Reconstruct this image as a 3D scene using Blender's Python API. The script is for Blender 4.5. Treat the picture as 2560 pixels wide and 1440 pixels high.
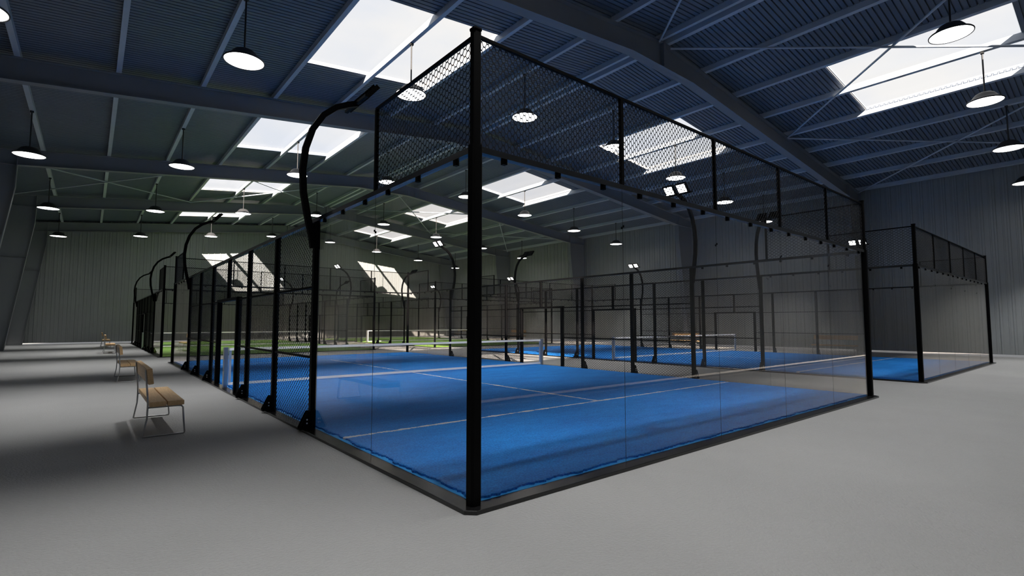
import bpy, math, random
from mathutils import Vector, Matrix

random.seed(7)
SC = bpy.context.scene
COL = SC.collection
for _o in list(bpy.data.objects):
    bpy.data.objects.remove(_o)

# ------------------------------------------------------------------ camera, sky, sun, exposure
cam_d = bpy.data.cameras.new('camera')
cam_d.sensor_width = 36.0
cam_d.lens = 18.0
cam_d.clip_end = 400
cam = bpy.data.objects.new('camera', cam_d)
COL.objects.link(cam)
cam.location = (-2.5158, -3.5561, 1.5361)
cam.rotation_euler = (math.radians(90 + 3.8823), 0, -math.radians(39.4724))
SC.camera = cam

SKY = .95
w = bpy.data.worlds.new('sky')
SC.world = w
w.use_nodes = True
nt = w.node_tree
nt.nodes.clear()
N = nt.nodes.new
wo = N('ShaderNodeOutputWorld')
bg = N('ShaderNodeBackground')
tc = N('ShaderNodeTexCoord')
mp = N('ShaderNodeMapping')
mp.inputs['Scale'].default_value = (1.6, 1.6, 4.0)
nz = N('ShaderNodeTexNoise')
nz.inputs['Scale'].default_value = 2.2
nz.inputs['Detail'].default_value = 6
cr = N('ShaderNodeValToRGB')
cr.color_ramp.elements[0].position = .36
cr.color_ramp.elements[0].color = (.84, .88, .96, 1)
cr.color_ramp.elements[1].position = .62
cr.color_ramp.elements[1].color = (1, .985, .97, 1)
L = nt.links.new
L(tc.outputs['Generated'], mp.inputs['Vector'])
L(mp.outputs['Vector'], nz.inputs['Vector'])
L(nz.outputs['Fac'], cr.inputs['Fac'])
L(cr.outputs['Color'], bg.inputs['Color'])
bg.inputs['Strength'].default_value = SKY
L(bg.outputs['Background'], wo.inputs['Surface'])

SUN_DIR = Vector((.62, 1.0, -.71))
sun_d = bpy.data.lights.new('sun', 'SUN')
sun_d.energy = 24.0
sun_d.color = (1, .88, .76)
sun_d.angle = math.radians(.6)
sun = bpy.data.objects.new('sun', sun_d)
COL.objects.link(sun)
sun.rotation_euler = SUN_DIR.to_track_quat('-Z', 'Y').to_euler()

LAMP_W = 1400.0
LAMP_CONE = math.radians(71)
LAMP_BLEND = .55
vs = SC.view_settings
vs.view_transform = 'Standard'
vs.look = 'None'
vs.gamma = 1
vs.exposure = 0.0
vs.use_curve_mapping = False
SC.cycles.transparent_max_bounces = 40
SC.cycles.max_bounces = 10
SC.cycles.diffuse_bounces = 5
SC.cycles.glossy_bounces = 4
SC.cycles.sample_clamp_indirect = 6
SC.cycles.use_denoising = True

# ------------------------------------------------------------------ materials
def mat(name, col, rough=.5, metal=0, spec=.5, bump=None, vary=None, emit=None, coord='Object'):
    """Principled material; bump=(scale, strength, distance), vary=(scale, low, high) multiplies the colour by noise."""
    m = bpy.data.materials.new(name)
    m.use_nodes = True
    t = m.node_tree
    b = t.nodes['Principled BSDF']
    b.inputs['Base Color'].default_value = (*col, 1)
    b.inputs['Roughness'].default_value = rough
    b.inputs['Metallic'].default_value = metal
    b.inputs['Specular IOR Level'].default_value = spec
    if emit:
        b.inputs['Emission Color'].default_value = (*emit[0], 1)
        b.inputs['Emission Strength'].default_value = emit[1]
    if bump or vary:
        c = t.nodes.new('ShaderNodeTexCoord')
    if bump:
        n = t.nodes.new('ShaderNodeTexNoise')
        n.inputs['Scale'].default_value = bump[0]
        n.inputs['Detail'].default_value = 3
        bn = t.nodes.new('ShaderNodeBump')
        bn.inputs['Strength'].default_value = bump[1]
        bn.inputs['Distance'].default_value = bump[2]
        t.links.new(c.outputs[coord], n.inputs['Vector'])
        t.links.new(n.outputs['Fac'], bn.inputs['Height'])
        t.links.new(bn.outputs['Normal'], b.inputs['Normal'])
    if vary:
        n = t.nodes.new('ShaderNodeTexNoise')
        n.inputs['Scale'].default_value = vary[0]
        n.inputs['Detail'].default_value = 4
        r = t.nodes.new('ShaderNodeMapRange')
        r.inputs['To Min'].default_value = vary[1]
        r.inputs['To Max'].default_value = vary[2]
        x = t.nodes.new('ShaderNodeMix')
        x.data_type = 'RGBA'
        x.blend_type = 'MULTIPLY'
        x.inputs[0].default_value = 1
        x.inputs[6].default_value = (*col, 1)
        t.links.new(c.outputs[coord], n.inputs['Vector'])
        t.links.new(n.outputs['Fac'], r.inputs['Value'])
        t.links.new(r.outputs['Result'], x.inputs[7])
        t.links.new(x.outputs[2], b.inputs['Base Color'])
    return m

M = {}
M['floor'] = mat('painted_concrete', (.285, .287, .287), .62, spec=.3, bump=(42, .9, .02), vary=(1.3, .93, 1.04))
M['black'] = mat('black_powder_coat', (.0018, .0018, .002), .5, spec=.06, bump=(180, .05, .002))
M['rail'] = mat('glossy_black_rail', (.004, .004, .0045), .26, spec=.9, bump=(120, .03, .001))
M['kerb'] = mat('black_kerb_steel', (.006, .006, .0065), .24, spec=.5, bump=(140, .05, .002))
M['wire'] = mat('black_wire', (.006, .006, .0065), .55, spec=.3)
M['steel'] = mat('grey_painted_steel', (.22, .235, .26), .5, spec=.4, bump=(90, .08, .004), vary=(2, .92, 1.05))
M['purlin'] = mat('galvanised_steel', (.47, .52, .59), .45, spec=.4, vary=(3, .92, 1.05))
M['sheet'] = mat('ribbed_roof_sheet', (.125, .155, .205), .42, spec=.45, vary=(.8, .9, 1.06))
M['cladding'] = mat('ribbed_wall_sheet', (.30, .32, .325), .36, spec=.5, bump=(70, .06, .003), vary=(.9, .9, 1.06))
M['shade'] = mat('black_lamp_metal', (.035, .035, .037), .45, spec=.4, vary=(9, .9, 1.05))
M['rod'] = mat('grey_lamp_rod', (.03, .03, .031), .5, vary=(9, .9, 1.05))
M['diffuser'] = mat('lit_diffuser', (.9, .9, .9), .5, emit=((1, .99, .97), 7))
M['led'] = mat('lit_led_panel', (.9, .9, .9), .5, emit=((1, .99, .98), 8))
M['tape'] = mat('white_net_tape', (.93, .93, .94), .7, bump=(300, .15, .001))
M['cord'] = mat('dark_net_cord', (.02, .02, .022), .8, vary=(30, .8, 1.1))
M['netpost'] = mat('brushed_net_post', (.55, .56, .58), .28, metal=.85, vary=(12, .92, 1.05))
M['chrome'] = mat('brushed_tube', (.42, .42, .43), .3, metal=.8, vary=(20, .92, 1.05))
M['bolt'] = mat('zinc_bolt', (.75, .75, .75), .35, metal=.6, vary=(60, .9, 1.05))
M['curb'] = mat('skylight_upstand', (.72, .7, .66), .6, vary=(8, .94, 1.04))
M['seal'] = mat('dark_pane_seal', (.01, .01, .011), .5, vary=(30, .9, 1.1))

def wood(name):
    m = bpy.data.materials.new(name)
    m.use_nodes = True
    t = m.node_tree
    b = t.nodes['Principled BSDF']
    c = t.nodes.new('ShaderNodeTexCoord')
    p = t.nodes.new('ShaderNodeMapping')
    p.inputs['Scale'].default_value = (38, 1.6, 38)
    n = t.nodes.new('ShaderNodeTexNoise')
    n.inputs['Scale'].default_value = 2.2
    n.inputs['Detail'].default_value = 7
    n.inputs['Distortion'].default_value = .8
    r = t.nodes.new('ShaderNodeValToRGB')
    r.color_ramp.elements[0].position = .3
    r.color_ramp.elements[0].color = (.52, .33, .16, 1)
    r.color_ramp.elements[1].position = .72
    r.color_ramp.elements[1].color = (.72, .49, .26, 1)
    t.links.new(c.outputs['Object'], p.inputs['Vector'])
    t.links.new(p.outputs['Vector'], n.inputs['Vector'])
    t.links.new(n.outputs['Fac'], r.inputs['Fac'])
    t.links.new(r.outputs['Color'], b.inputs['Base Color'])
    b.inputs['Roughness'].default_value = .5
    bn = t.nodes.new('ShaderNodeBump')
    bn.inputs['Strength'].default_value = .15
    bn.inputs['Distance'].default_value = .004
    t.links.new(n.outputs['Fac'], bn.inputs['Height'])
    t.links.new(bn.outputs['Normal'], b.inputs['Normal'])
    return m
M['wood'] = wood('oiled_wood')

def glass(name, tint, f0=.014, gain=1.0):
    """Clear pane: straight-through tinted light plus mirror reflections that grow towards grazing angles."""
    m = bpy.data.materials.new(name)
    m.use_nodes = True
    t = m.node_tree
    t.nodes.clear()
    o = t.nodes.new('ShaderNodeOutputMaterial')
    mx = t.nodes.new('ShaderNodeMixShader')
    tr = t.nodes.new('ShaderNodeBsdfTransparent')
    tr.inputs['Color'].default_value = (*tint, 1)
    gl = t.nodes.new('ShaderNodeBsdfGlossy')
    gl.inputs['Roughness'].default_value = 0.0
    gl.inputs['Color'].default_value = (1, .95, .91, 1)
    lw = t.nodes.new('ShaderNodeLayerWeight')
    lw.inputs['Blend'].default_value = .5
    pw = t.nodes.new('ShaderNodeMath')
    pw.operation = 'POWER'
    pw.inputs[1].default_value = 4.6
    ml = t.nodes.new('ShaderNodeMath')
    ml.operation = 'MULTIPLY_ADD'
    ml.use_clamp = True
    ml.inputs[1].default_value = gain
    ml.inputs[2].default_value = f0
    t.links.new(lw.outputs['Facing'], pw.inputs[0])
    t.links.new(pw.outputs['Value'], ml.inputs[0])
    t.links.new(ml.outputs['Value'], mx.inputs['Fac'])
    t.links.new(tr.outputs['BSDF'], mx.inputs[1])
    t.links.new(gl.outputs['BSDF'], mx.inputs[2])
    t.links.new(mx.outputs['Shader'], o.inputs['Surface'])
    return m
M['glass'] = glass('court_glass', (.945, .935, .925))
M['skyglass'] = glass('skylight_sheet', (.985, .985, .985), .0, .05)

def turf(name, dark, light):
    """Short pile turf with worn white court lines (service lines and centre line, metres from the court corner)."""
    m = bpy.data.materials.new(name)
    m.use_nodes = True
    t = m.node_tree
    b = t.nodes['Principled BSDF']
    b.inputs['Roughness'].default_value = .75
    b.inputs['Specular IOR Level'].default_value = .25
    b.inputs['Sheen Weight'].default_value = .25
    b.inputs['Sheen Roughness'].default_value = .5
    b.inputs['Sheen Tint'].default_value = (*light, 1)
    nd, ln = t.nodes.new, t.links.new
    def math_(op, a, bb=None, clamp=False):
        x = nd('ShaderNodeMath')
        x.operation = op
        x.use_clamp = clamp
        for i, v in enumerate((a, bb)):
            if v is None:
                continue
            if isinstance(v, (int, float)):
                x.inputs[i].default_value = v
            else:
                ln(v, x.inputs[i])
        return x.outputs[0]
    c = nd('ShaderNodeTexCoord')
    s = nd('ShaderNodeSeparateXYZ')
    ln(c.outputs['Object'], s.inputs[0])
    X, Y = s.outputs['X'], s.outputs['Y']
    big = nd('ShaderNodeTexNoise')
    big.inputs['Scale'].default_value = 1.1
    big.inputs['Detail'].default_value = 5
    mp_ = nd('ShaderNodeMapping')
    mp_.inputs['Scale'].default_value = (.7, 1.8, 1)
    ln(c.outputs['Object'], mp_.inputs['Vector'])
    ln(mp_.outputs['Vector'], big.inputs['Vector'])
    fine = nd('ShaderNodeTexNoise')
    fine.inputs['Scale'].default_value = 48
    fine.inputs['Detail'].default_value = 4
    ln(c.outputs['Object'], fine.inputs['Vector'])
    mid_n = nd('ShaderNodeTexNoise')
    mid_n.inputs['Scale'].default_value = 7
    mid_n.inputs['Detail'].default_value = 4
    ln(mp_.outputs['Vector'], mid_n.inputs['Vector'])
    f1 = math_('ADD', math_('MULTIPLY', big.outputs['Fac'], .7), math_('MULTIPLY', mid_n.outputs['Fac'], .5))
    f2 = math_('MULTIPLY', fine.outputs['Fac'], 1.9)
    fac = math_('SUBTRACT', math_('ADD', f1, f2), 1.05, True)
    ramp = nd('ShaderNodeMix')
    ramp.data_type = 'RGBA'
    ramp.inputs[6].default_value = (*dark, 1)
    ramp.inputs[7].default_value = (*light, 1)
    ln(fac, ramp.inputs[0])
    edge = nd('ShaderNodeTexNoise')
    edge.inputs['Scale'].default_value = 42
    edge.inputs['Detail'].default_value = 3
    ln(c.outputs['Object'], edge.inputs['Vector'])
    gap = nd('ShaderNodeTexNoise')
    gap.inputs['Scale'].default_value = 4.5
    gap.inputs['Detail'].default_value = 3
    ln(c.outputs['Object'], gap.inputs['Vector'])
    wob = math_('MULTIPLY', math_('SUBTRACT', edge.outputs['Fac'], .5), .075)
    gp = math_('MULTIPLY', math_('SUBTRACT', gap.outputs['Fac'], .5), .12)
    half = math_('ADD', math_('ADD', wob, gp), .032)
    def near(v, k):
        return math_('LESS_THAN', math_('ABSOLUTE', math_('SUBTRACT', v, k)), half)
    mid = math_('MULTIPLY', near(X, 5.0), math_('LESS_THAN', math_('ABSOLUTE', math_('SUBTRACT', Y, 10.0)), 7.0))
    line = math_('MAXIMUM', math_('MAXIMUM', near(Y, 3.0), near(Y, 17.0)), mid)
    fin = nd('ShaderNodeMix')
    fin.data_type = 'RGBA'
    fin.inputs[7].default_value = (.85, .86, .85, 1)
    ln(ramp.outputs[2], fin.inputs[6])
    ln(line, fin.inputs[0])
    ln(fin.outputs[2], b.inputs['Base Color'])
    bn = nd('ShaderNodeBump')
    bn.inputs['Strength'].default_value = .8
    bn.inputs['Distance'].default_value = .02
    hf = nd('ShaderNodeTexNoise')
    hf.inputs['Scale'].default_value = 130
    hf.inputs['Detail'].default_value = 3
    ln(c.outputs['Object'], hf.inputs['Vector'])
    ln(math_('ADD', hf.outputs['Fac'], fine.outputs['Fac']), bn.inputs['Height'])
    ln(bn.outputs['Normal'], b.inputs['Normal'])
    return m
M['turf_blue'] = turf('blue_turf', (.004, .11, .50), (.02, .35, 1.0))
M['turf_green'] = turf('green_turf', (.14, .30, .04), (.36, .60, .14))
M['under_blue'] = mat('blue_underlay', (.035, .42, 1.0), .6, vary=(14, .8, 1.1))
M['under_green'] = mat('green_underlay', (.42, .70, .15), .6, vary=(14, .8, 1.1))
M['blade_blue'] = mat('blue_blades', (.006, .13, .60), .7, vary=(40, .75, 1.15))
M['blade_green'] = mat('green_blades', (.16, .34, .06), .7, vary=(40, .75, 1.15))

# ------------------------------------------------------------------ mesh helpers
class MB:
    """Collects shapes and links them as one mesh object."""
    def __init__(self):
        self.v, self.f, self.smooth = [], [], []
    def add(self, vs_, fs, smooth=False):
        o = len(self.v)
        self.v += [tuple(p) for p in vs_]
        self.f += [tuple(i + o for i in f) for f in fs]
        self.smooth += [smooth] * len(fs)
    def box(self, a, b, ch=0.0):
        x0, y0, z0 = a
        x1, y1, z1 = b
        v = [(x0, y0, z0), (x1, y0, z0), (x1, y1, z0), (x0, y1, z0), (x0, y0, z1), (x1, y0, z1), (x1, y1, z1), (x0, y1, z1)]
        self.add(v, [(0, 3, 2, 1), (4, 5, 6, 7), (0, 1, 5, 4), (1, 2, 6, 5), (2, 3, 7, 6), (3, 0, 4, 7)])
        return self
    def post(self, cx, cy, z0, z1, wx, wy, ch=.012):
        """Upright box section with chamfered corners."""
        hx, hy = wx / 2, wy / 2
        pr = [(-hx + ch, -hy), (hx - ch, -hy), (hx, -hy + ch), (hx, hy - ch), (hx - ch, hy), (-hx + ch, hy), (-hx, hy - ch), (-hx, -hy + ch)]
        self.prism([(cx + a, cy + b, z0) for a, b in pr], (0, 0, z1 - z0))
        return self
    def prism(self, poly, d):
        """Closed polygon swept along d."""
        n = len(poly)
        p = [Vector(q) for q in poly]
        d = Vector(d)
        self.add(p + [q + d for q in p], [tuple(range(n - 1, -1, -1)), tuple(range(n, 2 * n))] +
                 [(i, (i + 1) % n, (i + 1) % n + n, i + n) for i in range(n)])
        return self
    def beam(self, a, b, wdt, hgt, up=(0, 0, 1)):
        """Rectangular bar from a to b."""
        a, b = Vector(a), Vector(b)
        t = (b - a).normalized()
        s = t.cross(Vector(up)).normalized()
        u = s.cross(t).normalized()
        q = [s * (wdt / 2) * i + u * (hgt / 2) * j for i, j in ((-1, -1), (1, -1), (1, 1), (-1, 1))]
        self.prism([a + k for k in q], b - a)
        return self
    def tube(self, pts, r, n=10, closed=False, smooth=True):
        pts = [Vector(p) for p in pts]
        m = len(pts)
        up = None
        rings = []
        for i, p in enumerate(pts):
            if closed:
                t = (pts[(i + 1) % m] - pts[i - 1]).normalized()
            else:
                t = (pts[min(i + 1, m - 1)] - pts[max(i - 1, 0)]).normalized()
            if up is None:
                up = Vector((0, 0, 1)) if abs(t.z) < .9 else Vector((0, 1, 0))
            s = t.cross(up).normalized()
            up = s.cross(t).normalized()
            rr = r[i] if isinstance(r, (list, tuple)) else r
            rings.append([p + s * rr * math.cos(2 * math.pi * k / n) + up * rr * math.sin(2 * math.pi * k / n) for k in range(n)])
        v = [q for ring in rings for q in ring]
        f = []
        for i in range(m if closed else m - 1):
            j = (i + 1) % m
            f += [(i * n + k, i * n + (k + 1) % n, j * n + (k + 1) % n, j * n + k) for k in range(n)]
        self.add(v, f, smooth)
        if not closed:
            self.add(rings[0], [tuple(range(n - 1, -1, -1))])
            self.add(rings[-1], [tuple(range(n))])
        return self
    def lathe(self, prof, n=40, c=(0, 0, 0)):
        """Profile of (radius, z) turned about the vertical axis through c."""
        v = [(c[0] + r * math.cos(2 * math.pi * k / n), c[1] + r * math.sin(2 * math.pi * k / n), c[2] + z) for r, z in prof for k in range(n)]
        f = []
        for i in range(len(prof) - 1):
            f += [(i * n + k, i * n + (k + 1) % n, (i + 1) * n + (k + 1) % n, (i + 1) * n + k) for k in range(n)]
        self.add(v, f, True)
        return self
    def data(self, name, m):
        me = bpy.data.meshes.new(name)
        me.from_pydata(self.v, [], self.f)
        me.polygons.foreach_set('use_smooth', self.smooth)
        me.materials.append(m)
        me.update()
        return me
    def build(self, name, m, parent=None, loc=(0, 0, 0)):
        return link(name, self.data(name, m), parent, loc)

def link(name, me, parent=None, loc=(0, 0, 0)):
    o = bpy.data.objects.new(name, me)
    COL.objects.link(o)
    o.location = loc
    if parent is not None:
        o.parent = parent
    return o

def tag(o, label=None, cat=None, group=None, kind=None):
    if label:
        o['label'] = label
    if cat:
        o['category'] = cat
    if group:
        o['group'] = group
    if kind:
        o['kind'] = kind
    return o

def empty(name, loc=(0, 0, 0), rz=0):
    o = bpy.data.objects.new(name, None)
    COL.objects.link(o)
    o.location = loc
    o.rotation_euler = (0, 0, rz)
    o.empty_display_size = .2
    return o

def kids(o):
    return [c for c in ALL() if c.parent == o]
def ALL():
    return list(COL.objects)

def tree_of(root):
    """(object, parent) pairs of a thing, parents first, read once so that copies need no searching."""
    by = {}
    for o in COL.objects:
        if o.parent:
            by.setdefault(o.parent.name, []).append(o)
    out, q = [], [root]
    while q:
        o = q.pop(0)
        out.append(o)
        q += by.get(o.name, [])
    return out

def dup(tree, loc, rz=0, label=None, group=None):
    mp_ = {}
    for o in tree:
        c = o.copy()
        COL.objects.link(c)
        if o.parent is not None and o.parent.name in mp_:
            c.parent = mp_[o.parent.name]
        mp_[o.name] = c
    r = mp_[tree[0].name]
    r.location = loc
    r.rotation_euler = (0, 0, rz)
    if label:
        r['label'] = label
    if group:
        r['group'] = group
    return r

# ------------------------------------------------------------------ building shell
XL, XR, XM = -7.0, 29.5, 11.25          # wall faces and ridge
YN, YF = -4.25, 46.05
RZ, RK = 10.46, .106                    # purlin underside at the ridge, slope
GAP = .10                               # cladding stops above the slab
PUR = .2                                # purlin depth
def rz(x):
    return RZ - RK * abs(x - XM)

MB().box((XL - 4, YN - 4, -.2), (XR + 4, YF + 4, 0)).build('floor', M['floor'])
tag(bpy.data.objects['floor'], 'light grey textured concrete hall floor under all courts', 'floor', kind='structure')

def ribbed(u0, u1):
    """Positions and depths of the wall sheet: a wide rib and a narrow one in turn."""
    out = []
    u = u0
    while u < u1:
        for a, d in ((0, 0), (.10, 0), (.125, .032), (.185, .032), (.21, 0), (.30, 0), (.315, .014), (.345, .014), (.36, 0)):
            if u + a <= u1:
                out.append((u + a, d))
        u += .44
    out.append((u1, 0))
    return out

def wall(name, label, pts, top, place):
    """pts from ribbed(); place(u, depth, z) gives the 3-D point."""
    mb = MB()
    v = [place(u, d, GAP) for u, d in pts] + [place(u, d, top(u)) for u, d in pts]
    n = len(pts)
    f = [(i, i + 1, n + i + 1, n + i) for i in range(n - 1)]
    mb.add(v, f)
    o = mb.build(name, M['cladding'])
    tag(o, label, 'wall', kind='structure')
    sol = o.modifiers.new('sheet', 'SOLIDIFY')
    sol.thickness = .02
    sol.offset = 0
    return o
b_ = MB().box((XL - .03, YN, 0), (XL + .03, 40.2, GAP + .03)).build('light_blocker_left', M['cladding'])  # added strip, keeps the sunlit gap from reflecting in the court glass
tag(b_, 'added grey strip blocking light from the gap under the left wall', 'light blocker', kind='structure')
b_ = MB().box((XL, YN - .03, 0), (XR, YN + .03, .055)).build('light_blocker_near', M['cladding'])  # added behind the viewer to weaken the sunlit gap's reflection in the glass
tag(b_, 'added low grey strip narrowing the light gap under the end wall behind the viewer', 'light blocker', kind='structure')
top_ = lambda x: rz(x) + PUR + .02
wall('wall_far', 'ribbed grey metal end wall beyond the green courts, with sun patches', ribbed(XL, XR), top_, lambda u, d, z: (u, YF - d, z))
wall('wall_near', 'ribbed grey metal end wall behind the viewer', ribbed(XL, XR), top_, lambda u, d, z: (u, YN + d, z))
wall('wall_right', 'ribbed grey metal side wall beyond the far right blue court', ribbed(YN, YF), lambda u: rz(XR) + PUR, lambda u, d, z: (XR - d, u, z))
wall('wall_left', 'ribbed grey metal side wall behind the benches on the left', ribbed(YN, YF), lambda u: rz(XL) + PUR, lambda u, d, z: (XL + d, u, z))

# roof sheet with skylight openings; skylights sit midway in every bay on both slopes
SKX = ((2.32, 6.62), (15.88, 20.18))
SKY_Y = [(.35 + 10 * k - 2.25, .35 + 10 * k + 2.25) for k in range(5)]
PER = .15
roof = MB()
ny = int((YF - YN) / PER) + 1
for side in (-1, 1):
    e = XL if side < 0 else XR
    sx = SKX[0] if side < 0 else SKX[1]
    xs = sorted([e, sx[0], sx[1], XM])
    for i in range(3):
        xa, xb = xs[i], xs[i + 1]
        ys = []
        for k in range(ny):
            y = YN + k * PER
            for a, d in ((0, 0), (.072, 0), (.08, .055), (.142, .055)):
                ys.append((y + a, d))
        n = len(ys)
        v = [(xa, y, rz(xa) + PUR + d) for y, d in ys] + [(xb, y, rz(xb) + PUR + d) for y, d in ys]
        f = []
        for j in range(n - 1):
            ym = (ys[j][0] + ys[j + 1][0]) / 2
            if i == 1 and any(a < ym < b for a, b in SKY_Y):
                continue
            f.append((j, j + 1, n + j + 1, n + j))
        roof.add(v, f)
ro = roof.build('ceiling', M['sheet'])
tag(ro, 'dark ribbed metal roof sheeting above the courts', 'ceiling', kind='structure')
sol = ro.modifiers.new('sheet', 'SOLIDIFY')
sol.thickness = .03
sol.offset = 1

BAYS = ['bay over the viewer', 'bay over the blue court nets', 'bay between blue and green courts', 'bay over the near half of the green courts', 'last bay by the far wall']
n_ = 0
for k, (ya, yb) in enumerate(SKY_Y):
    for s, (xa, xb) in enumerate(SKX):
        n_ += 1
        e = empty('window_%d' % n_, ((xa + xb) / 2, (ya + yb) / 2, rz((xa + xb) / 2) + PUR))
        tag(e, 'bright rooflight in the %s roof slope, %s' % ('left' if s == 0 else 'right', BAYS[k]), 'skylight', 'rooflights along the roof', 'structure')
        def P(x, y, h):
            return (x - e.location.x, y - e.location.y, rz(x) + PUR + h - e.location.z)
        cb = MB()
        T, H = .05, .11
        xo, xi, yo, yi = (xa, xb), (xa + .0, xb - .0), (ya, yb), (ya, yb)
        for x0, x1, y0, y1 in ((xa - T, xa, ya - T, yb + T), (xb, xb + T, ya - T, yb + T), (xa, xb, ya - T, ya), (xa, xb, yb, yb + T)):
            q = [P(x0, y0, .0), P(x1, y0, .0), P(x1, y1, .0), P(x0, y1, .0), P(x0, y0, H), P(x1, y0, H), P(x1, y1, H), P(x0, y1, H)]
            cb.add(q, [(0, 3, 2, 1), (4, 5, 6, 7), (0, 1, 5, 4), (1, 2, 6, 5), (2, 3, 7, 6), (3, 0, 4, 7)])
        cb.build('upstand', M['curb'], e)
        pn = MB()
        q = [P(xa, ya, H), P(xb, ya, H), P(xb, yb, H), P(xa, yb, H), P(xa, ya, H + .012), P(xb, ya, H + .012), P(xb, yb, H + .012), P(xa, yb, H + .012)]
        pn.add(q, [(0, 3, 2, 1), (4, 5, 6, 7), (0, 1, 5, 4), (1, 2, 6, 5), (2, 3, 7, 6), (3, 0, 4, 7)])
        pn.build('pane', M['skyglass'], e)

# portal frames: tapered columns and haunched rafters of I section
FR_Y = [5.65 + 10 * k for k in range(5)]
FL, TH = .30, .022
def portal():
    outer = [(XL + .12, 0), (XL + .12, rz(XL + .12)), (XM, RZ), (XR - .12, rz(XR - .12)), (XR - .12, 0)]
    D = .63
    inner = [(-6.06, 0), (-5.12, 7.15), (-5.10, 8.06), (9.62, 9.62), (12.88, 9.62), (27.60, 8.06), (27.62, 7.15), (28.56, 0)]
    mb = MB()
    # web: strips between outer and inner outlines
    def web(poly):
        mb.prism([(x, -.008, z) for x, z in poly], (0, .016, 0))
    web([outer[0], inner[0], inner[1], inner[2], outer[1]])
    web([outer[1], inner[2], inner[3], (9.62, rz(9.62))])
    web([(9.62, rz(9.62)), inner[3], inner[4], (12.88, rz(12.88)), (XM, RZ)])
    web([(12.88, rz(12.88)), inner[4], inner[5], outer[3]])
    web([outer[3], inner[5], inner[6], inner[7], outer[4]])
    def flange(a, b, off):
        a, b = Vector((a[0], 0, a[1])), Vector((b[0], 0, b[1]))
        t = (b - a).normalized()
        nrm = Vector((-t.z, 0, t.x)) * off
        mb.prism([a + Vector((0, -FL / 2, 0)), a + Vector((0, FL / 2, 0)), a + nrm + Vector((0, FL / 2, 0)), a + nrm + Vector((0, -FL / 2, 0))], b - a)
    for i in range(4):
        flange(outer[i], outer[i + 1], -TH)
    for i in range(7):
        flange(inner[i], inner[i + 1], TH)
    # stiffener plates at the ridge and at the knees
    for sx in (-1, 1):
        mb.box((XM - .06, sx * .008 if sx > 0 else -FL / 2, 9.64), (XM + .06, FL / 2 if sx > 0 else -.008, RZ - .02))
        for x in (-5.11, 27.61):
            z1 = rz(x) - .02
            mb.box((x - .012, .008 if sx > 0 else -FL / 2, 8.06), (x + .012, FL / 2 if sx > 0 else -.008, z1))
        for xa, xb in ((XL + .14, -5.14), (27.64, XR - .14)):
            for z in (8.06, 5.2):
                a, b = xa, xb
                if z == 5.2:
                    if xa < 0:
                        b = -5.40
                    else:
                        a = 27.90
                mb.box((a, .008 if sx > 0 else -FL / 2 + .02, z - .012), (b, FL / 2 - .02 if sx > 0 else -.008, z + .012))
    return mb.data('portal_frame', M['steel'])
pf = portal()
FRN = ['nearest the viewer, crossing over the near blue court', 'second from the viewer, by the far half of the blue courts', 'third from the viewer, over the near end of the green courts', 'fourth from the viewer, over the green courts', 'last, close to the far wall']
for k, y in enumerate(FR_Y):
    o = link('portal_frame_beam', pf, None, (0, y, 0))
    tag(o, 'grey steel portal frame ' + FRN[k], 'roof beam', 'portal frames across the hall', 'structure')

# purlins: nine rows a side, one length per bay
PX = [XM - .2 - 2.2 * i for i in range(9)] + [XM + .2 + 2.2 * i for i in range(9)]
ORD = ['ridge row', 'second row', 'third row', 'fourth row', 'fifth row', 'sixth row', 'seventh row', 'eighth row', 'eaves row']
YB = [YN] + [y for y in FR_Y] + [YF]
pcache = {}
for i, x in enumerate(PX):
    s = -1 if x < XM else 1
    for k in range(6):
        y0, y1 = YB[k] + .003, YB[k + 1] - .003
        if y1 - y0 < .5:
            y1 = y0 + .39
        Ln = round(y1 - y0, 3)
        key = (s, Ln)
        if key not in pcache:
            mb = MB()
            # closed cold-formed section
            sh = RK * s
            def bx(xa, xb, za, zb):
                v = [(xa, 0, za - sh * xa), (xb, 0, za - sh * xb), (xb, 0, zb - sh * xb), (xa, 0, zb - sh * xa)]
                mb.prism(v, (0, Ln, 0))
            bx(-.065, .065, 0, PUR - .002)
            pcache[key] = mb.data('purlin', M['purlin'])
        o = link('purlin_beam', pcache[key], None, (x, y0, rz(x) + .001))
        bay = BAYS[k] if k < 5 else 'stub between last frame and far wall'
        tag(o, 'grey roof purlin, %s slope, %s, %s' % ('left' if s < 0 else 'right', ORD[i % 9], bay), 'purlin', 'roof purlins', 'structure')

# cross bracing rods in the first and fourth bays
XB = [-6.55, 2.25, XM - .3, XM + .3, 20.25, 29.05]
for (ya, yb, bn_) in ((YN + .1, FR_Y[0] - .16, 'bay over the viewer'), (FR_Y[2] + .16, FR_Y[3] - .16, 'fourth bay over the green courts')):
    for a, b, pos in ((0, 1, 'outer left'), (1, 2, 'inner left'), (3, 4, 'inner right'), (4, 5, 'outer right')):
        for d in (0, 1):
            p, q = (XB[a], ya), (XB[b], yb)
            if d:
                p, q = (XB[a], yb), (XB[b], ya)
            o = MB().tube([(p[0], p[1], rz(p[0]) - .06 - .03 * d), (q[0], q[1], rz(q[0]) - .06 - .05 * d)], .036, 8).build('bracing_rod', M['purlin'])
            tag(o, 'steel bracing rod, %s panel, %s, running %s' % (pos, bn_, 'towards the far right' if d == 0 else 'towards the far left'), 'bracing rod', 'roof bracing rods', 'structure')

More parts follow.
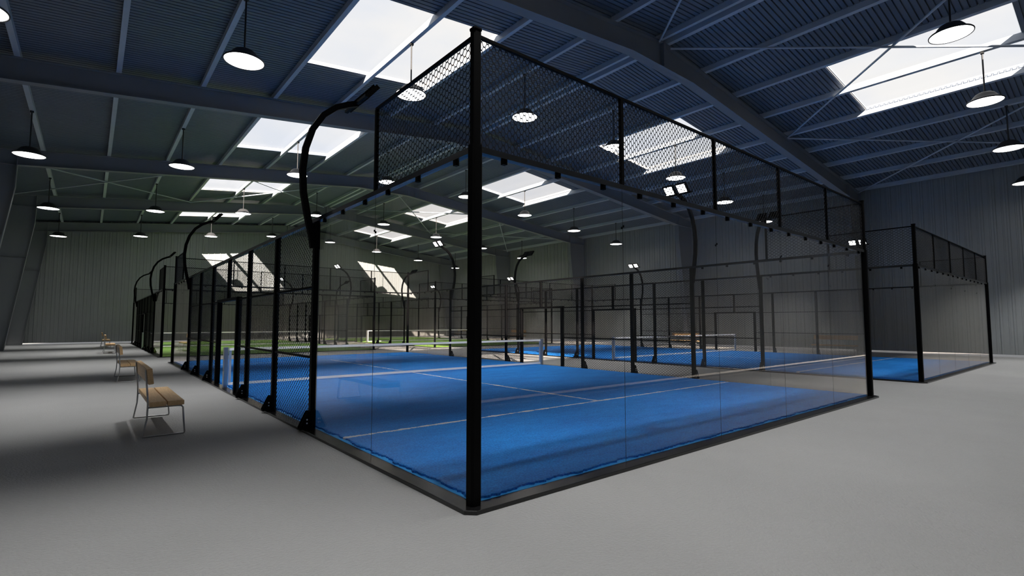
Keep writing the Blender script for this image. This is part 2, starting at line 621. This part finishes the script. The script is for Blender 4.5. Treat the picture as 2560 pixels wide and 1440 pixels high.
# ------------------------------------------------------------------ pendant lamps
def make_lamp():
    r = empty('pendant_lamp')
    prof = [(0, .275), (.10, .275), (.17, .262), (.23, .225), (.28, .165), (.33, .09), (.385, .045), (.43, .030), (.447, .010), (.444, -.012), (.432, -.018), (.425, -.010), (.425, .006), (.0, .006)]
    MB().lathe(prof, 48).build('lamp_shade', M['shade'], r)
    MB().lathe([(0, -.008), (.2, -.008), (.418, -.004), (.420, .004), (0, .004)], 48).build('diffuser', M['diffuser'], r)
    MB().lathe([(.0, .30), (.045, .30), (.05, .275), (0, .27)], 20).build('cap', M['shade'], r)
    MB().tube([(0, 0, .29), (0, 0, 1.55)], .021, 12).build('rod', M['rod'], r)
    MB().box((-.05, -.04, 1.49), (.05, .04, 1.548)).build('bracket', M['rod'], r)
    l = bpy.data.lights.new('lamp_light', 'SPOT')
    l.energy = LAMP_W
    l.color = (1, .985, .955)
    l.spot_size = LAMP_CONE
    l.spot_blend = LAMP_BLEND
    l.shadow_soft_size = .13
    lo = bpy.data.objects.new('lamp_light', l)
    COL.objects.link(lo)
    lo.parent = r
    lo.location = (0, 0, -.03)
    return r
LX = [PX[7], PX[5], PX[3], PX[1], PX[10], PX[12], PX[14], PX[16]]
LY = [-1.03, 9.55, 20.18, 30.72, 41.45]
LROW = ['row nearest the viewer', 'row over the blue nets', 'row beyond the blue courts', 'row over the green courts', 'row by the far wall']
LCOL = ['first from the left wall', 'second from the left wall', 'third from the left wall', 'fourth from the left wall', 'fourth from the right wall', 'third from the right wall', 'second from the right wall', 'first from the right wall']
proto = make_lamp()
ltree = tree_of(proto)
first = True
for j, y in enumerate(LY):
    for i, x in enumerate(LX):
        lab = 'black dome pendant lamp, %s, %s' % (LCOL[i], LROW[j])
        loc = (x, y, rz(x) - 1.55)
        if first:
            proto.location = loc
            tag(proto, lab, 'lamp', 'dome pendant lamps under the roof')
            first = False
        else:
            dup(ltree, loc, 0, lab)

# ------------------------------------------------------------------ court enclosure
ZK = .035                   # kerb top
H3, H4 = 3.06, 4.07         # rail heights
CW, CL = 10.0, 20.0
meshes = {}
def wire_mesh(wd, ht, px=.10, pz=.07):
    """Expanded hexagonal mesh, wd x ht, standing in the local XZ plane."""
    key = (round(wd, 3), round(ht, 3), px)
    if key in meshes:
        return meshes[key]
    mb = MB()
    kw, kh, st, dp = .145 * px, .0050, .0024, .0022
    nodes = []
    v, f = mb.v, mb.f
    def quadbar(p, q, s):
        # flat bar p->q with half width s and half depth dp
        dx, dz = q[0] - p[0], q[1] - p[1]
        l = math.hypot(dx, dz)
        nx, nz = -dz / l * s, dx / l * s
        o = len(v)
        for (cx, cz) in (p, q):
            v.extend([(cx + nx, -dp, cz + nz), (cx - nx, -dp, cz - nz), (cx - nx, dp, cz - nz), (cx + nx, dp, cz + nz)])
        f.extend([(o, o + 1, o + 5, o + 4), (o + 1, o + 2, o + 6, o + 5), (o + 2, o + 3, o + 7, o + 6), (o + 3, o, o + 4, o + 7)])
    def clip(p, q):
        if max(p[0], q[0]) <= 0 or min(p[0], q[0]) >= wd or max(p[1], q[1]) <= 0 or min(p[1], q[1]) >= ht:
            return None
        def cl(a, b):
            a = list(a)
            for ax, lo, hi in ((0, 0, wd), (1, 0, ht)):
                for lim, bad in ((lo, a[ax] < lo), (hi, a[ax] > hi)):
                    if bad:
                        t = (lim - a[ax]) / (b[ax] - a[ax]) if b[ax] != a[ax] else 0
                        a = [a[0] + (b[0] - a[0]) * t, a[1] + (b[1] - a[1]) * t]
            return tuple(a)
        p2, q2 = cl(p, q), cl(q, p)
        if math.hypot(p2[0] - q2[0], p2[1] - q2[1]) < .004:
            return None
        return p2, q2
    ni, nj = int(wd / px) + 2, int(ht / pz) + 2
    for j in range(-1, nj * 2):
        for i in range(-1, ni):
            x = i * px + (px / 2 if j % 2 else 0)
            z = j * pz / 2
            bars = [((x - kw, z), (x + kw, z), kh), ((x + kw * .9, z), (x + px / 2 - kw * .9, z + pz / 2), st), ((x - kw * .9, z), (x - px / 2 + kw * .9, z + pz / 2), st)]
            for p, q, s in bars:
                c = clip(p, q)
                if c:
                    quadbar(c[0], c[1], s)
    mb.smooth = [False] * len(f)
    # selvedge
    meshes[key] = mb.data('wire_mesh', M['wire'])
    return meshes[key]

def make_court():
    r = empty('padel_court')
    X0, X1, Y0, Y1 = 0.0, CW, 0.0, CL
    # kerb ring with cut corners
    def ring(d, c):
        return [(X0 - d, Y0 - d + c), (X0 - d + c, Y0 - d), (X1 + d - c, Y0 - d), (X1 + d, Y0 - d + c), (X1 + d, Y1 + d - c), (X1 + d - c, Y1 + d), (X0 - d + c, Y1 + d), (X0 - d, Y1 + d - c)]
    o_, i_ = ring(.135, .075), ring(-.03, 0.0001)
    mb = MB()
    v = [(x, y, 0.0) for x, y in o_] + [(x, y, ZK - .004) for x, y in o_] + [(x * .0 + x, y, ZK) for x, y in ring(.131, .075)] + [(x, y, ZK) for x, y in i_] + [(x, y, 0.0) for x, y in i_]
    f = []
    for k in range(4):
        f += [(k * 8 + i, k * 8 + (i + 1) % 8, (k + 1) * 8 + (i + 1) % 8, (k + 1) * 8 + i) for i in range(8)]
    mb.add(v, f)
    mb.build('kerb', M['kerb'], r)
    # corner posts: thick to the rail, slimmer above
    for x in (X0, X1):
        for y in (Y0, Y1):
            mb = MB().post(x, y, ZK, H3 + .01, .105, .105, .02).post(x, y, H3 + .01, H4 + .03, .078, .078, .012)
            mb.post(x, y, H4 + .03, H4 + .045, .09, .09, .014)
            mb.build('corner_post', M['black'], r)
    # rails over the end glass and along the sides, top rails of the upper mesh
    for y, s in ((Y0, -1), (Y1, 1)):
        MB().box((X0 + .05, y - .035, H3 - .055), (X1 - .05, y + .035, H3)).build('glass_rail', M['rail'], r)
        MB().box((X0 + .04, y - .015, H4 - .028), (X1 - .04, y + .015, H4)).build('top_rail', M['black'], r)
        for x in (2, 4, 6, 8):
            MB().box((x - .02, y - .02, H3), (x + .02, y + .02, H4 - .028)).build('upper_post', M['black'], r)
    for x in (X0, X1):
        MB().box((x - .035, Y0 + .05, H3 - .055), (x + .035, Y1 - .05, H3)).build('side_rail', M['rail'], r)
        for ya, yb, yp in ((Y0 + .04, 2.02, 2.0), (18.0 - .02, Y1 - .04, 18.0)):
            MB().box((x - .015, ya, H4 - .028), (x + .015, yb, H4)).build('top_rail', M['black'], r)
            MB().box((x - .02, yp - .02, H3), (x + .02, yp + .02, H4 - .028)).build('upper_post', M['black'], r)
    # panes, joints and clips
    zt = H3 - .055
    def pane(xa, xb):
        mb = MB()
        for y in (-.006, .006):
            q = [(xa, y, ZK), (xb, y, ZK), (xb, y, zt), (xa, y, zt)]
            mb.add(q if y < 0 else q[::-1], [(0, 1, 2, 3)])
        return mb.data('glass_pane', M['glass'])
    pane_x = pane(.056, 1.9985)
    pane_m = pane(.0015, 1.9985)
    pane_e = pane(.0015, 1.944)
    pane_p = pane(.0015, 1.94)
    seal_ = MB().box((-.0014, -.002, ZK), (.0014, .002, zt)).data('seal_strip', M['seal'])
    clip_ = MB()
    clip_.box((-.022, -.02, H3 - .10), (.022, .02, H3 - .05))
    clip_.tube([(0, -.02, H3 - .08), (0, -.027, H3 - .08)], .010, 8)
    clip_ = clip_.data('glass_clip', M['black'])
    joint_ = MB().box((-.018, -.009, 2.57), (-.008, .009, 2.595)).box((.008, -.009, 2.59), (.018, .009, 2.615)).data('pane_bracket', M['black'])
    def put(name, me, x, y, rot=0):
        o = link(name, me, r, (x, y, 0))
        o.rotation_euler = (0, 0, rot)
        return o
    Q = math.pi / 2
    for y in (Y0, Y1):
        for k in range(5):
            put('glass_pane', pane_x if k == 0 else pane_e if k == 4 else pane_m, 2 * k, y)
            for c in (.32, 1.0, 1.68):
                put('glass_clip', clip_, 2 * k + c, y)
            if k:
                put('seal_strip', seal_, 2 * k, y)
                put('pane_bracket', joint_, 2 * k, y)
    for x in (X0, X1):
        for base, order in ((0, (pane_x, pane_p)), (16, (None, None))):
            for k in range(2):
                yy = base + 2 * k
                if base == 0:
                    me = order[k]
                else:
                    me = pane_m if k == 0 else pane_e
                if base == 16 and k == 0:
                    me = 'start'
                if me == 'start':
                    me = pane(.06, 1.9985)
                put('glass_pane', me, x, yy, Q)
                for c in (.30, 1.0, 1.68):
                    put('glass_clip', clip_, x, yy + c, Q)
            put('seal_strip', seal_, x, base + 2, Q)
            put('pane_bracket', joint_, x, base + 2, Q)
    # upper mesh
    um = wire_mesh(1.96, H4 - .03 - H3, .0725, .077)
    us = wire_mesh(1.96, H4 - .03 - H3)
    for y in (Y0, Y1):
        for k in range(5):
            o = link('wire_mesh', um, r, (2 * k + .02, y, H3))
    for x in (X0, X1):
        for y in (0, 18):
            o = link('wire_mesh', us, r, (x, y + .02, H3))
            o.rotation_euler = (0, 0, Q)
    # side fences with gussets, tiers and the doorway
    ps = MB().post(0, 0, ZK, H3 - .055, .08, .10, .012).data('fence_post', M['black'])
    ph = MB().post(0, 0, 2.10, H3 - .055, .08, .09, .012).data('fence_post', M['black'])
    gus = {}
    for s in (-1, 1):
        poly = [(.04, 0, ZK), (.175, 0, ZK), (.185, 0, ZK + .03), (.10, 0, ZK + .21), (.075, 0, ZK + .25), (.04, 0, ZK + .25)]
        mb = MB()
        for yy in (-.05, .038):
            mb.prism([(s * a, yy, z) for a, _, z in poly][::s], (0, .012, 0))
        mb.box((min(s * .04, s * .185), -.05, ZK), (max(s * .04, s * .185), .05, ZK + .012))
        gus[s] = mb.data('base_gusset', M['black'])
    bolt_ = MB().tube([(0, -.058, 0), (0, -.046, 0)], .011, 8).data('bolt', M['bolt'])
    for x, s in ((X0, -1), (X1, 1)):
        for y in (4, 6, 8, 12, 14, 16):
            put('fence_post', ps, x, y)
            g = put('base_gusset', gus[s], x, y)
            for zb in (ZK + .085, ZK + .135):
                link('bolt', bolt_, g, (s * .085, 0, zb))
        put('fence_post', ph, x, 10)
        dA, dB, dZ = 8.93, 11.07, 2.04
        for y in (dA, dB):
            MB().post(x, y, 0.0, dZ + .06, .11, .10, .012).build('door_post', M['black'], r)
        MB().box((x - .055, dA - .05, dZ), (x + .055, dB + .05, dZ + .065)).build('door_lintel', M['black'], r)
        bays = ((4, 6), (6, 8), (8, 10), (10, 12), (12, 14), (14, 16))
        for a, b in bays:
            a0, b0 = a + .04, b - .04
            if (a, b) in ((8, 10), (10, 12)):
                o = link('wire_mesh', wire_mesh(b0 - a0, H3 - .055 - 2.10), r, (x, a0, 2.10))
                o.rotation_euler = (0, 0, Q)
                if a == 8:
                    c0, c1 = a0, dA - .05
                    MB().box((x - .018, a0, 2.04), (x + .018, dA - .05, 2.075)).build('mid_rail', M['black'], r)
                else:
                    c0, c1 = dB + .05, b0
                    MB().box((x - .018, dB + .05, 2.04), (x + .018, b0, 2.075)).build('mid_rail', M['black'], r)
                o = link('wire_mesh', wire_mesh(c1 - c0, 2.04 - ZK), r, (x, c0, ZK))
                o.rotation_euler = (0, 0, Q)
                MB().box((x - .018, c0, 1.02), (x + .018, c1, 1.05)).build('mid_rail', M['black'], r)
            else:
                o = link('wire_mesh', wire_mesh(b0 - a0, H3 - .055 - ZK), r, (x, a0, ZK))
                o.rotation_euler = (0, 0, Q)
                for z in (1.02, 2.04):
                    MB().box((x - .018, a0, z), (x + .018, b0, z + .032)).build('mid_rail', M['black'], r)
    return r
COURTS = [(0, 0, 'near blue'), (14, 0, 'right-hand blue'), (0, 24, 'left green'), (14, 24, 'right-hand green')]
CLAB = ['black framed glass and wire mesh court enclosure around the nearest blue turf',
        'black framed glass and wire mesh enclosure around the blue turf beside the right wall',
        'black framed glass and wire mesh enclosure around the green turf behind the nearest blue court',
        'black framed glass and wire mesh enclosure around the green turf in the far right corner']
court = make_court()
ctree = tree_of(court)
tag(court, CLAB[0], 'court enclosure', 'court enclosures')
for k in (1, 2, 3):
    dup(ctree, (COURTS[k][0], COURTS[k][1], 0), 0, CLAB[k])

# ------------------------------------------------------------------ turf
def make_turf(mt, mu, mbld, seed):
    rnd = random.Random(seed)
    r = empty('court_turf')
    a, b, zt, zu = .034, .05, .058, ZK + .002
    MB().box((.032, .032, .003), (CW - .032, CL - .032, zu)).build('underlay', mu, r)
    # pile carpet with a ragged edge
    outer, inner = [], []
    def side(p, q, n):
        for i in range(n):
            t = i / n
            x, y = p[0] + (q[0] - p[0]) * t, p[1] + (q[1] - p[1]) * t
            outer.append((x, y))
    step = .035
    C = [(a, a), (CW - a, a), (CW - a, CL - a), (a, CL - a)]
    pts = []
    for i in range(4):
        p, q = C[i], C[(i + 1) % 4]
        n = int(math.hypot(q[0] - p[0], q[1] - p[1]) / step)
        nx, ny = [(0, 1), (-1, 0), (0, -1), (1, 0)][i]
        ph = rnd.random() * 9
        for k in range(n):
            t = k / n
            s = t * n * step
            d = .04 + .026 * math.sin(s * 9 + ph) * math.sin(s * 3.7) + rnd.uniform(-.02, .02)
            d = max(.008, d)
            if k == 0:
                d = .03
            x, y = p[0] + (q[0] - p[0]) * t + nx * d, p[1] + (q[1] - p[1]) * t + ny * d
            if k == 0:
                px_, py_ = [(0, 1), (-1, 0), (0, -1), (1, 0)][(i + 3) % 4]
                x, y = p[0] + (nx + px_) * d, p[1] + (ny + py_) * d
            pts.append((x, y, i, t))
    n = len(pts)
    mb = MB()
    INS = .35
    R = [(INS, INS), (CW - INS, INS), (CW - INS, CL - INS), (INS, CL - INS)]
    top = [(x, y, zt) for x, y, _, _ in pts]
    low = [(x, y, zu) for x, y, _, _ in pts]
    inn = []
    for x, y, i, t in pts:
        p, q = R[i], R[(i + 1) % 4]
        inn.append((p[0] + (q[0] - p[0]) * t, p[1] + (q[1] - p[1]) * t, zt))
    f = [(i, (i + 1) % n, n + (i + 1) % n, n + i) for i in range(n)]
    mb.add(low + top, f)
    mb.add(top + inn, f)
    mb.add([(x, y, zt) for x, y in R], [(0, 1, 2, 3)])
    mb.build('pile', mt, r)
    # stray blades along the border
    bl = MB()
    for i in range(9000):
        k = rnd.randrange(n)
        x, y, sd, t = pts[k]
        nx, ny = [(0, 1), (-1, 0), (0, -1), (1, 0)][sd]
        ins = rnd.uniform(-.008, .035)
        x += nx * ins + rnd.uniform(-.02, .02) * abs(ny)
        y += ny * ins + rnd.uniform(-.02, .02) * abs(nx)
        h = rnd.uniform(.012, .028)
        an = rnd.uniform(0, 6.283)
        wv = (math.cos(an) * .0022, math.sin(an) * .0022)
        lean = (rnd.uniform(-.014, .014) - nx * .006, rnd.uniform(-.014, .014) - ny * .006)
        z0 = zt - .012
        bl.add([(x - wv[0], y - wv[1], z0), (x + wv[0], y + wv[1], z0), (x + lean[0], y + lean[1], z0 + h)], [(0, 1, 2)])
    tag(bl.build('fringe', mbld, r), kind='stuff')
    return r
TL = ['bright blue turf with worn white lines inside the nearest court', 'bright blue turf with white lines inside the court beside the right wall',
      'green turf with white lines inside the court behind the nearest blue court', 'green turf with white lines inside the far right court']
tb = make_turf(M['turf_blue'], M['under_blue'], M['blade_blue'], 3)
tag(tb, TL[0], 'artificial turf', 'court turfs')
dup(tree_of(tb), (14, 0, 0), 0, TL[1])
tg = make_turf(M['turf_green'], M['under_green'], M['blade_green'], 5)
tg.location = (0, 24, 0)
tag(tg, TL[2], 'artificial turf', 'court turfs')
dup(tree_of(tg), (14, 24, 0), 0, TL[3])

# ------------------------------------------------------------------ nets
def make_net():
    r = empty('padel_net')
    Y = 10.0
    zt_, zb_ = .945, .085
    for x, s in ((-.02, -1), (CW + .02, 1)):
        mb = MB().post(x, Y, .0 if True else 0, zt_ + .01, .10, .075, .012)
        mb.box((x - .055, Y - .042, zt_ + .01), (x + .055, Y + .042, zt_ + .018))
        p = mb.build('net_post', M['netpost'], r)
        MB().tube([(x, Y - .05, .6), (x, Y - .037, .6)], .018, 10).build('crank', M['netpost'], p)
    xa, xb = .045, CW - .045
    # folded bands, flared downwards so their faces catch more light from above
    for nm, z0 in (('top_tape', zt_ - .058), ('bottom_tape', zb_)):
        MB().prism([(xa, Y - .022, z0), (xa, Y - .004, z0 + .058), (xa, Y + .004, z0 + .058), (xa, Y + .022, z0)], (xb - xa, 0, 0)).build(nm, M['tape'], r)
    for x in (xa, xb - .055):
        MB().box((x, Y - .0055, zb_ + .058), (x + .055, Y + .0055, zt_ - .058)).build('side_tape', M['tape'], r)
    mb = MB()
    g, c = .045, .0006
    x = xa + .055
    while x < xb - .055:
        mb.box((x - c, Y - c, zb_ + .05), (x + c, Y + c, zt_ - .05))
        x += g
    z = zb_ + .07
    while z < zt_ - .06:
        mb.box((xa + .05, Y - c, z - c), (xb - .05, Y + c, z + c))
        z += g
    mb.build('netting', M['cord'], r)
    return r
NL = ['low court net with white tape across the nearest blue turf', 'low court net with white tape across the blue turf beside the right wall',
      'low court net with white tape across the green turf behind the nearest blue court', 'low court net with white tape across the far right green turf']
net = make_net()
tag(net, NL[0], 'net', 'court nets')
nt_ = tree_of(net)
for k in (1, 2, 3):
    dup(nt_, (COURTS[k][0], COURTS[k][1], 0), 0, NL[k])

# ------------------------------------------------------------------ curved floodlights on the side fences
def make_flood():
    r = empty('court_floodlight')
    pts = [(-.045, 0, 2.62), (-.075, 0, 2.80), (-.14, 0, 3.08), (-.205, 0, 3.42), (-.225, 0, 3.75), (-.19, 0, 4.08), (-.10, 0, 4.38), (.05, 0, 4.63), (.24, 0, 4.80), (.42, 0, 4.89), (.56, 0, 4.945)]
    # flat-sided section bent along the curve
    mb = MB()
    P = [Vector(p) for p in pts]
    w1, w2 = .042, .036
    ringv = []
    for i, p in enumerate(P):
        t = (P[min(i + 1, len(P) - 1)] - P[max(i - 1, 0)]).normalized()
        nrm = Vector((-t.z, 0, t.x))
        for a, b in ((-1, -1), (1, -1), (1, 1), (-1, 1)):
            ringv.append(p + nrm * w1 * a + Vector((0, w2 * b, 0)))
    m_ = len(P)
    f = [(0, 3, 2, 1), tuple((m_ - 1) * 4 + k for k in range(4))]
    for i in range(m_ - 1):
        f += [(i * 4 + k, i * 4 + (k + 1) % 4, i * 4 + 4 + (k + 1) % 4, i * 4 + 4 + k) for k in range(4)]
    mb.add(ringv, f)
    mb.build('pole', M['black'], r)
    MB().box((-.06, -.012, 2.74), (.0, .012, 2.98)).box((-.13, -.014, 2.95), (.0, .014, 2.985)).build('pole_bracket', M['black'], r)
    MB().box((.53, -.40, 4.925), (.58, .40, 4.965)).build('crossbar', M['black'], r)
    for s in (-1, 1):
        # housing as the part's own mesh, with the lit panel beneath and cooling fins above
        mb = MB()
        mb.box((0, -.15, -.03), (.29, .15, .025))
        for q in range(7):
            mb.box((.03 + q * .036, -.13, .025), (.042 + q * .036, .13, .055))
        for q0, q1 in (((0, -.15), (.03, .15)), ((.265, -.15), (.29, .15)), ((.03, -.15), (.265, -.125)), ((.03, .125), (.265, .15))):
            mb.box((q0[0], q0[1], -.045), (q1[0], q1[1], -.03))
        mb.box((-.03, -.03, -.02), (.01, .03, .02))
        h = mb.build('lamp_head', M['black'], r, (.57, s * .19, 4.955))
        h.rotation_euler = (0, math.radians(-50), 0)
        MB().box((.03, -.125, -.034), (.265, .125, -.029)).build('lit_panel', M['led'], h)
    return r
fl = make_flood()
ft = tree_of(fl)
FN = [('left fence, near end', 0, 4, 0), ('left fence, far end', 0, 16, 0), ('right fence, near end', 10, 4, math.pi), ('right fence, far end', 10, 16, math.pi)]
CN = ['nearest blue court', 'right-hand blue court', 'left green court', 'far right green court']
first = True
for k, (cx, cy, _) in enumerate(COURTS):
    for nm, x, y, a in FN:
        lab = 'curved floodlight pole of the %s, %s' % (CN[k], nm)
        if first:
            fl.location = (cx + x, cy + y, 0)
            tag(fl, lab, 'floodlight', 'court floodlights')
            first = False
        else:
            dup(ft, (cx + x, cy + y, 0), a, lab)

# ------------------------------------------------------------------ benches
def make_bench():
    r = empty('bench')
    Lh = .96
    def plank(name, xa, xb, za, zb):
        c = .006
        poly = [(xa + c, za), (xb - c, za), (xb, za + c), (xb, zb - c), (xb - c, zb), (xa + c, zb), (xa, zb - c), (xa, za + c)]
        return MB().prism([(x, -Lh, z) for x, z in poly], (0, 2 * Lh, 0))
    plank('', -.175, .017, .405, .468).build('seat_plank', M['wood'], r)
    plank('', .028, .22, .405, .468).build('seat_plank', M['wood'], r)
    bk = plank('', 0, .062, -.105, .105).build('backrest', M['wood'], r, (-.212, 0, .808))
    bk.rotation_euler = (0, math.radians(-7), 0)
    for s in (-1, 1):
        y = s * (Lh - .05)
        rr = .011
        mb = MB()
        mb.tube([(-.235, y, rr), (-.195, y, .25), (-.192, y, .40), (-.195, y, .50), (-.232, y, .90)], rr, 10)
        mb.tube([(-.19, y, .393), (.16, y, .393), (.195, y, .388), (.212, y, .365), (.228, y, .18), (.243, y, .03), (.238, y, rr + .003), (.22, y, rr), (-.235, y, rr)], rr, 10)
        mb.build('leg_frame', M['chrome'], r)
    return r
bench = make_bench()
bt = tree_of(bench)
BY = [5.86, 14.06, 30.0, 38.4]
BLl = ['nearest the viewer', 'second from the viewer', 'third from the viewer', 'farthest from the viewer']
first = True
for side, x, a in (('left', -1.67, 0), ('right', 25.67, math.pi)):
    for k, y in enumerate(BY):
        lab = 'wooden bench with metal frame beside the %s fences, %s' % ('left court' if side == 'left' else 'right court', BLl[k])
        if first:
            bench.location = (x, y, 0)
            tag(bench, lab, 'bench', 'benches along the courts')
            first = False
        else:
            dup(bt, (x, y, 0), a, lab)
